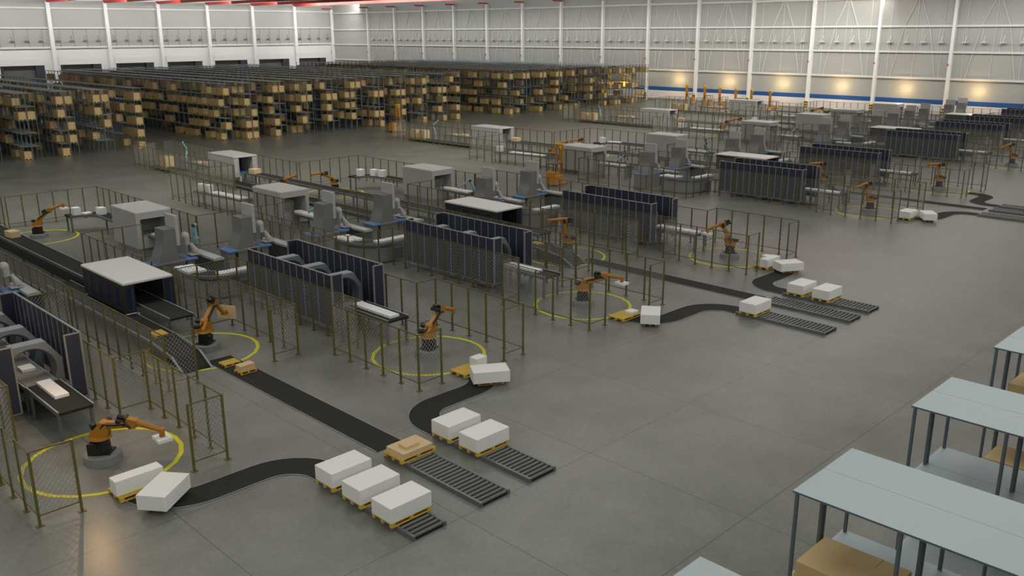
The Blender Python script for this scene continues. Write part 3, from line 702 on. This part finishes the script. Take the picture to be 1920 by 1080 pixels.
    tunnel('light grey infeed tunnel with blue edging, %s' % ln, X, 78.1, 5.1, 2.68, True)
    table_conveyor('grey infeed table behind the light tunnel of %s' % ln, [(X,89.5),(X,83.3)], 0.6, 1.1, 'infeed_table', [(X-0.55,89.2),(X+0.55,89.2),(X-0.55,86),(X+0.55,86)], None, 'skirt')
    # pallet conveyor: low part and raised part
    table_conveyor('low black pallet conveyor along the %s' % ln, [(ox+15.7,94.8),(ox+15.7,51.3)], 0.62, 0.30, 'pallet_conveyor', None, None)
    table_conveyor('raised black pallet conveyor beside the charcoal tunnel of %s' % ln, [(ox+15.7,51.2),(ox+15.7,38.0)], 0.62, 0.75, 'pallet_conveyor', None, 0.0)
    t = thing('pallet_ramp', 'dark ramp from the raised pallet conveyor to floor belt of %s' % ln, 'ramp', (ox+15.7,38.0,0))
    ob('ramp_bed', MB().prism([(0,0.72),(0,0.0),(-3.0,0.0),(-3.0,0.06),(-2.2,0.5)], 'x', -0.60, 0.60).mesh('ramp', M['rubber']), t)
    for s in (-1, 1): ob('ramp_beam', MB().prism([(0,0.80),(0,0.70),(-2.1,0.48),(-3.1,0.0),(-3.25,0.0),(-2.15,0.58)], 'x', s*0.64-0.05, s*0.64+0.05).mesh('beam', M['steel']), t)
    # infeed: pallet, cartons, cobot
    pallet('yellow pallet on the low conveyor in the infeed cage of %s' % ln, ox+15.7, 92.45, 0.302, PI/2)
    carton('tan_carton', 'large tan carton on pallet in the infeed cage of %s, front one' % ln, ox+15.7, 92.25, 0.452, 0.95, 1.15, 1.05, 0.03, 'tan')
    if k != 1: pallet('second yellow pallet on the low conveyor in the infeed cage of %s' % ln, ox+15.7, 94.0, 0.302, PI/2)
    carton('tan_carton', 'large tan carton on pallet in the infeed cage of %s, rear one' % ln, ox+15.7, 93.40 if k == 1 else 94.0, 0.452, 0.9, 0.95 if k == 1 else 1.2, 0.8 if k == 1 else 1.0, -0.02, 'tan')
    cobot('pale blue slim robot arm at the infeed cage of %s' % ln, ox+17.9, 92.6, 0.7, 20 if k == 1 else (140 if k == 2 else 60), 70, 125 if k == 1 else (30 if k > 2 else 140), 0.95, 1.0)
    for j, yy in enumerate((87.6, 85.9)):
        carton('tan_carton', 'flat tan carton on infeed table of %s, %s from its end' % (ln, ORD[j]), X+0.05*j, yy, 1.103, 0.75, 1.0, 0.22 if j else 0.12, 0.05, 'tan')
    if k >= 1: carton('tan_carton', 'tan carton leaving the light tunnel of %s on the long belt' % ln, X+0.06, 76.6, 1.183, 0.8, 0.9, 0.42, 0.1, 'tan')
    pallet('yellow pallet near the end of raised pallet conveyor of %s' % ln, ox+15.72, 38.6, 0.753, PI/2, None, (0.5,0.62,0.8))

# ---- line-specific loads -------------------------------------------------
def load(label_box, label_pal, x, y, rz=0, sx=1.53, sy=0.95, sz=0.48, dx=0, dy=0, z=PZ, m='white', pz=True):
    if pz: pallet(label_pal, x, y, z, rz, None, (0.72,0.66,1) if 'tilted' in label_pal else None)
    c, s = math.cos(rz), math.sin(rz)
    return carton('white_box' if m == 'white' else 'tan_carton', label_box, x+dx*c-dy*s, y+dx*s+dy*c, z+0.15, sx, sy, sz, rz, m)
FB = 0.030
# nearest line
for j, yy in enumerate((22.15, 20.68, 19.16)):
    load('large white box on left roller conveyor of nearest line, %s from the belt' % ORD[j], 'yellow pallet under %s white box of left roller conveyor, nearest line' % ORD[j], 14.42, yy)
for j, yy in enumerate((22.15, 20.70)):
    load('large white box on right roller conveyor of nearest line, %s from the belt' % ORD[j], 'yellow pallet under %s white box of right roller conveyor, nearest line' % ORD[j], 19.24, yy)
pallet('yellow pallet under stack of flat tan boards, middle roller conveyor of nearest line', 17.09, 22.1, PZ)
for j in range(3): carton('tan_board', 'flat tan board on middle roller conveyor of nearest line, %s from bottom' % ORD[j], 17.05+0.01*j, 22.1, PZ+0.15+j*0.062, 1.28, 0.93, 0.06, 0.004*j, 'tan')
carton('tan_carton', 'small tan carton on top of the flat tan boards, nearest line', 17.0, 22.05, PZ+0.15+0.188, 0.58, 0.42, 0.10, 0.02, 'tan')
load('long white box on far half of pallet beside the left robot of nearest line', 'half-loaded yellow pallet beside the left robot of nearest line', 9.55, 26.46, 0, 1.53, 0.48, 0.48, 0, -0.02, FB)
load('tilted large white box turning onto S-belt of left cell, nearest line', 'yellow pallet under the tilted white box of left cell, nearest line', 9.80, 25.06, math.radians(37), z=FB)
load('small white box on right end of pallet by the right robot of nearest line', 'mostly empty yellow pallet by the right robot of nearest line', 23.9, 26.5, 0, 0.6, 0.47, 0.40, 0.45, 0, FB)
load('tilted large white box turning onto S-belt of right cell, nearest line', 'yellow pallet under the tilted white box of right cell, nearest line', 23.62, 25.02, math.radians(-33), z=FB)
for j, (yy, m) in enumerate(((34.65,0),(33.35,0))):
    pallet('small yellow pallet on straight floor belt of nearest line, %s from the ramp' % ORD[j], 17.07+0.05*j, yy, FB, 0, None, (0.5,0.62,0.8))
carton('tan_carton', 'small tan carton on small yellow pallet, straight floor belt of nearest line', 17.12, 33.35, FB+0.12, 0.70, 0.42, 0.24, 0.05, 'tan')
# second line
load('large white box on left roller conveyor of second line', 'yellow pallet under white box of left roller conveyor, second line', 39.42, 21.98)
for j, yy in enumerate((21.95, 20.5)):
    load('large white box on right roller conveyor of second line, %s from the belt' % ORD[j], 'yellow pallet under %s white box of right roller conveyor, second line' % ORD[j], 44.24, yy)
load('single white pack on corner of pallet beside the left robot of second line', 'almost empty yellow pallet beside the left robot of second line', 34.45, 26.45, 0, 0.55, 0.48, 0.13, 0.42, -0.1, FB)
load('tilted large white box turning onto S-belt of left cell, second line', 'yellow pallet under the tilted white box of left cell, second line', 34.63, 25.0, math.radians(35), z=FB)
load('white box stack on pallet beside the right robot of second line', 'loaded yellow pallet beside the right robot of second line', 48.45, 26.45, 0, 1.5, 0.52, 0.48, 0, -0.2, FB)
carton('white_box', 'short white box on far corner of pallet by the right robot of second line', 48.95, 26.75, FB+0.15, 0.55, 0.42, 0.44, 0, 'white')
load('tilted large white box turning onto S-belt of right cell, second line', 'yellow pallet under the tilted white box of right cell, second line', 48.3, 24.95, math.radians(-30), z=FB)
# third line
load('large white box on pallet beside the left robot of third line', 'yellow pallet beside the left robot of third line', 69.1, 26.2, 0, z=FB)
load('tilted large white box turning onto S-belt of left cell, third line', 'yellow pallet under the tilted white box of left cell, third line', 69.4, 24.8, math.radians(35), z=FB)
# cartons and held packs
p = None
def hold(x, y, z, rz, label, sx=0.5, sy=0.62, sz=0.12): return carton('white_pack', label, x, y, z-sz, sx, sy, sz, rz, 'pack', 'white pack')
def tipof(x, y, yaw, a1, a2):
    r = math.radians; a1, a2 = r(a1), r(a2)
    d = 0.14+L1A*math.cos(a1)+L2A*math.cos(a2); z = 1.28+L1A*math.sin(a1)+L2A*math.sin(a2)-0.22
    return x+d*math.cos(r(yaw)), y+d*math.sin(r(yaw)), z
for k, i, (x, y), nm in ((0,0,(9.6,29.4),'left palletising'),(0,4,(19.97,67.7),'right loading'),(1,0,(34.6,29.4),'left palletising'),(1,2,(49.0,29.4),'right palletising')):
    px, py, pz_ = tipof(x, y, *ROBO[k][i])
    hold(px, py, pz_-0.002, math.radians(ROBO[k][i][0]+40), 'white pack hanging under gripper of the %s robot of %s' % (nm, LN[k]))
yw = math.radians(30); tp = tipof(17.3, 37.3, 30, 40, -42)
o = carton('tan_board', 'tan board held on edge by the middle robot of nearest line', tp[0]+0.225*math.cos(yw), tp[1]+0.225*math.sin(yw), tp[2]+0.20, 1.0, 0.64, 0.06, 0, 'tan')
o.rotation_euler = (PI/2, 0, yw+PI/2)
# packs on out tables and rollers
for j in range(5): pack('white pack on right outfeed belt table of nearest line, %s from the tunnel' % ORD[j], 24.05, 34.55-j*0.6, 1.18, 0.02*(j%2), 0.55, 0.56)
for j in range(3): pack('white pack on left outfeed belt table of nearest line, %s from the tunnel' % ORD[j], 9.68, 34.7-j*0.68, 1.18, 0, 0.5, 0.64)
pack('white pack alone on roller table under the nearest ring scanner, nearest line', 9.68, 36.9, 1.215, 0, 0.5, 0.62)
for j in range(4): pack('white pack on left outfeed belt table of second line, %s from the tunnel' % ORD[j], 34.65, 34.7-j*0.6, 1.18, 0, 0.55, 0.56)
for j in range(5): pack('white pack on right outfeed belt table of second line, %s from the tunnel' % ORD[j], 49.05, 34.75-j*0.66, 1.18, 0, 0.6, 0.58)
for k in (2, 3):
    for side, c in (('left',CL),('right',CR)):
        for j in range(5): pack('white pack on %s outfeed belt table of %s, %s from the tunnel' % (side, LN[k], ORD[j]), OFF[k]+c+0.05, 34.75-j*0.6, 1.18, 0, 0.55, 0.56)
# boxes on the long belt of the nearest line
for j, (yy, rz) in enumerate(((63.5,0.1),(68.6,0.0))):
    carton('tan_carton', 'open tan carton on the long black belt of nearest line, %s from the charcoal tunnel' % ORD[j], 17.15, yy, 1.183, 0.62, 0.95, 0.40, rz, 'tan')

# ------------------------------------------------------------------ storage racks
BAY, LV, RD = 1.53, 1.49, 0.98
def rack(label, x0, y0, nb, sgn=1, merged=False):
    """x0 = left side, y0 = aisle end, bays run towards sgn*y"""
    t = thing('pallet_rack', label, 'pallet rack', (x0, y0, 0))
    L = nb*BAY
    def shm():
        m_ = MB().box(-0.006, 0.968, min(0,sgn*L)-0.06, max(0,sgn*L)+0.06, -0.032, 0).mesh('shelf', [M['rack'], M['shelf']])
        for p in m_.polygons: p.material_index = 1 if p.normal.z > 0.5 else 0
        return m_
    sm = me(('shelf', nb, sgn), shm)
    for l in range(1, 6): ob('shelf', sm, t, (0,0,l*LV))
    if merged:
        def pm():
            mb = MB()
            for k in range(nb+1):
                for x in (0.03, RD-0.07): mb.box(x-0.03, x+0.03, sgn*k*BAY-0.03, sgn*k*BAY+0.03, 0, 5*LV-0.05)
            return mb.mesh('post', M['rack'])
        o = ob('post', me(('rposts', nb, sgn), pm), t); o['kind'] = 'stuff'
    else:
        pm = me('rpost', lambda: MB().cyl((0,0,0),(0,0,5*LV-0.03),0.034,8).box(-0.045,0.045,-0.05,0.05,0,0.015).mesh('post', M['rack'], True))
        for k in range(nb+1):
            for x in (0.03, RD-0.07): ob('post', pm, t, (x, sgn*k*BAY, 0))
    return t
NB = 20
rows = []
for r in (30.4, 34.6, 38.8, 43.0): rows += [(r-2.0, 1, 'first'), (r-1.02, 1, 'first')]
rows.append((45.85, 1, 'first'))
rows.append((57.65, 2, 'central'))
for r in (62.6, 67.0, 71.4, 75.6, 79.8, 84.0, 88.2, 92.4, 96.6): rows += [(r-2.0, 2, 'central'), (r-1.02, 2, 'central')]
rows.append((98.45, 2, 'central'))
rows.append((110.8, 3, 'far'))
for r in (116.0, 120.3, 124.6, 128.9, 133.2, 137.5, 141.8, 146.1, 150.4): rows += [(r-2.0, 3, 'far'), (r-1.02, 3, 'far')]
cnt = {}
RK = []
for x0, b, nm in rows:
    i = cnt.get(nm, 0); cnt[nm] = i+1
    rack('grey storage rack, %s from left in the %s rack block, aisle end' % (ORD[i], nm), x0, 111.55, NB, 1, merged=(b == 3))
    RK.append((x0, nm, i, b))
# rear continuation of the blocks
cnt2 = {}
for x0, b, nm in rows:
    i = cnt2.get(nm, 0); cnt2[nm] = i+1
    rack('rear half of grey storage rack row, %s from left in the %s rack block' % (ORD[i], nm), x0, 142.32, 24, 1, merged=True)

# cartons on pallets: individuals for the largest in view, the rest as stuff
LVN = ['floor','second','third','fourth','top']
def solid_carton(): return MB().bbox(-0.46,0.46,-0.68,0.68,0,0.78,0.012).mesh('carton', M['carton'])
CM_ = solid_carton()
# occupancy patterns read off the photo for the row ends (floor..top), '1' = loaded
ENDS = {('first',2):'10010',('first',3):'00010',('first',4):'10011',('first',5):'01101',('first',6):'00011',('first',7):'00101',('first',8):'11111',
        ('central',0):'01001',('central',1):'11010',('central',2):'11100',('central',3):'11001',('central',4):'00001',('central',5):'01010',('central',6):'00011',('central',7):'01110',('central',8):'00010',
        ('central',9):'01001',('central',10):'00001',('central',11):'01010',('central',12):'11010',('central',13):'00010',('central',14):'01110',('central',15):'00100',('central',16):'10011',('central',17):'01010',('central',18):'10110',('central',19):'11010'}
cand = []
rnd = random.Random(11)
for (x0, nm, i, b) in RK:
    single_face = (nm, i) in (('first',0),('first',2),('first',4),('first',6),('central',0),('far',0)) or i % 2 == 1
    for bay in range(NB):
        # pairs of neighbouring bays tend to be loaded together
        for l in range(5):
            if bay == 0 and (nm, i) in ENDS: occ = ENDS[(nm, i)][l] == '1'
            else: occ = rnd.random() < (0.35 if (nm, i) in (('central',0),('far',0),('first',8)) else 0.32 if l == 4 else 0.20)
            if not occ: continue
            # visible? long faces of the first row of each block, the aisle ends, and the top level
            front = (nm, i) in (('central',0),('far',0),('first',8))
            if front: vis = bay < (14 if nm != 'far' else 9)
            elif l == 4: vis = bay < 5
            else: vis = bay < 2
            x, y, z = x0+RD/2-0.02, 111.55+bay*BAY+BAY/2, l*LV
            d = math.hypot(x, y) - (14 if vis else -60)
            if bay == 0: d -= 25
            cand.append((d, vis, x, y, z, nm, i, bay, l))
cand.sort()
indiv = cand[:258]; rest = cand[258:]
dk, bl, bt = pallet_mesh(1.40, 0.93); pm = MB()
for q in (dk, bl, bt): pm.add(q.v, q.f)
ME['pallet_s'] = pm.mesh('pallet', M['pallet'])
for d, vis, x, y, z, nm, i, bay, l in indiv:
    lab = '%s level, %s bay from the aisle, %s rack of %s block' % (LVN[l], ORD[bay], ORD[i], nm)
    tag(ob('pallet', ME['pallet_s'], None, (x, y, z+0.002), (0,0,PI/2)), 'yellow pallet, '+lab, 'pallet', 'pallets on the storage racks')
    tag(ob('brown_carton', CM_, None, (x, y, z+0.153)), 'brown carton, '+lab, 'carton', 'cartons on the storage racks')
mbc, mbp = MB(), MB()
def addstuff(x, y, z):
    mbc.box(x-0.47, x+0.47, y-0.68, y+0.68, z+0.15, z+0.93); mbp.box(x-0.47, x+0.47, y-0.70, y+0.70, z+0.002, z+0.149)
for d, vis, x, y, z, nm, i, bay, l in rest: addstuff(x, y, z)
for x0, b, nm in rows:
    for bay in range(24):
        for l in ((4, 3) if nm != 'far' else (4,)):
            if rnd.random() < 0.33: addstuff(x0+RD/2-0.02, 142.32+bay*BAY+BAY/2, l*LV)
tag(ob('stored_cartons', mbc.mesh('stored_cartons', M['carton'])), 'brown cartons filling the deeper rack bays', 'cartons', None, 'stuff')
tag(ob('stored_pallets', mbp.mesh('stored_pallets', M['pallet'])), 'yellow pallets under cartons in the deeper rack bays', 'pallets', None, 'stuff')

# near racks at the lower right, running away to -y
NR = [(6.92, 'second'), (11.30, 'third'), (15.66, 'fourth'), (20.02, 'fifth'), (24.4, 'sixth')]
for j, (x0, w) in enumerate(NR):
    for q in range(2):
        rack('near storage rack with pale sheet top, %s pair from lower left, %s half' % (ORD[j], ('left','right')[q]), x0+q*0.98, 5.40, 16, -1)
nearbox = [  # x, bay, level, height, label
    (11.30,0,4,0.22,'low brown carton on upper shelf at end of near rack, lower right'),
    (12.28,2,4,0.20,'low brown carton on upper shelf at bottom right corner'),
    (20.02,0,3,0.28,'low brown carton on lower shelf under middle near rack'),
    (21.00,0,4,0.26,'low brown carton on upper shelf of near rack highest at right edge'),
]
for x0, bay, l, h, lab in nearbox:
    x, y = x0+RD/2-0.02, 5.40-bay*BAY-BAY/2
    pallet('yellow pallet under '+lab, x, y, l*LV+0.002, PI/2, None, (0.93,0.98,1))
    t = thing('brown_carton', lab, 'carton', (x, y, l*LV+0.153))
    ob('board', me(('nbox',h), lambda: MB().bbox(-0.47,0.47,-0.68,0.68,0,h,0.012).mesh('board', M['carton'])), t)
    for sx in (-0.31, 0.31): ob('lid_seam', me(('nseam',h), lambda: MB().box(-0.16,0.16,-0.26,-0.252,h-0.001,h+0.0015).mesh('seam', M['tape'])), t, (sx,0,0))

# ------------------------------------------------------------------ reach trucks
def truck(label, x, y, rz):
    t = thing('reach_truck', label, 'forklift', (x,y,0), rz, 'orange reach trucks')
    def mast():
        mb = MB()
        for s in (-1, 1): mb.box(0.55,0.68,s*0.33-0.06,s*0.33+0.06,0.1,3.75); mb.box(0.45,0.54,s*0.25-0.04,s*0.25+0.04,0.1,3.3)
        for z in (0.9, 2.1, 3.65): mb.box(0.5,0.66,-0.36,0.36,z-0.06,z+0.06)
        return mb.mesh('mast', M['truck'])
    ob('mast', me('tkmast', mast), t)
    ob('body', me('tkbody', lambda: MB().bbox(-0.95,0.40,-0.55,0.55,0.18,1.05,0.05).bbox(-0.95,-0.25,-0.5,0.5,1.05,1.35,0.05).mesh('body', M['truck'])), t)
    ob('mast_head', me('tkhead', lambda: MB().cyl((0.6,-0.36,3.78),(0.6,0.36,3.78),0.14,12).cyl((0.45,-0.3,3.5),(0.45,-0.18,3.5),0.16,12).mesh('mast_head', M['hazard_y'], True)), t)
    ob('overhead_guard', me('tkgd', lambda: MB().box(-0.9,0.35,-0.5,0.5,2.05,2.1).box(-0.9,-0.84,-0.5,-0.44,1.3,2.05).box(-0.9,-0.84,0.44,0.5,1.3,2.05).box(0.28,0.34,-0.5,-0.44,1.0,2.05).box(0.28,0.34,0.44,0.5,1.0,2.05).mesh('overhead_guard', M['dsteel'])), t)
    for s in (-1, 1):
        ob('fork', me('tkfk', lambda: MB().box(0.66,1.75,-0.06,0.06,0.06,0.11).box(0.66,0.72,-0.06,0.06,0.06,0.7).mesh('fork', M['dsteel'])), t, (0,s*0.24,0))
        ob('outrigger', me('tkor', lambda: MB().box(0.3,1.5,-0.08,0.08,0.08,0.24).mesh('outrigger', M['truck'])), t, (0,s*0.5,0))
        ob('wheel', me('tkwh', lambda: MB().cyl((0,-0.07,0.14),(0,0.07,0.14),0.14,14).mesh('wheel', M['black'], True)), t, (1.35,s*0.5,0))
        ob('wheel', ME['tkwh'], t, (-0.6,s*0.42,0))
    return t
truck('orange reach truck with raised mast between second and third lines', 61.9, 56.2, math.radians(12))
truck('orange reach truck with tall mast before the central racks', 80.3, 104.3, math.radians(12))
for i, (x, y) in enumerate(((150.3,101.4),(148.6,96.2),(147.2,92.0),(146.0,87.9),(145.0,84.1),(144.3,80.0))):
    truck('orange reach truck parked by the blue banded wall, %s from left' % ORD[i], x, y, math.radians(98))

# ------------------------------------------------------------------ render look
sc = bpy.context.scene
w = bpy.data.worlds.new('World'); sc.world = w; w.use_nodes = True
w.node_tree.nodes['Background'].inputs[0].default_value = (0.9, 0.95, 1.0, 1); w.node_tree.nodes['Background'].inputs[1].default_value = 0.0
sc.view_settings.view_transform = 'Standard'; sc.view_settings.look = 'None'; sc.view_settings.gamma = 1; sc.view_settings.use_curve_mapping = False
sc.view_settings.exposure = 0.0
sc.cycles.max_bounces = 5; sc.cycles.diffuse_bounces = 3; sc.cycles.glossy_bounces = 3
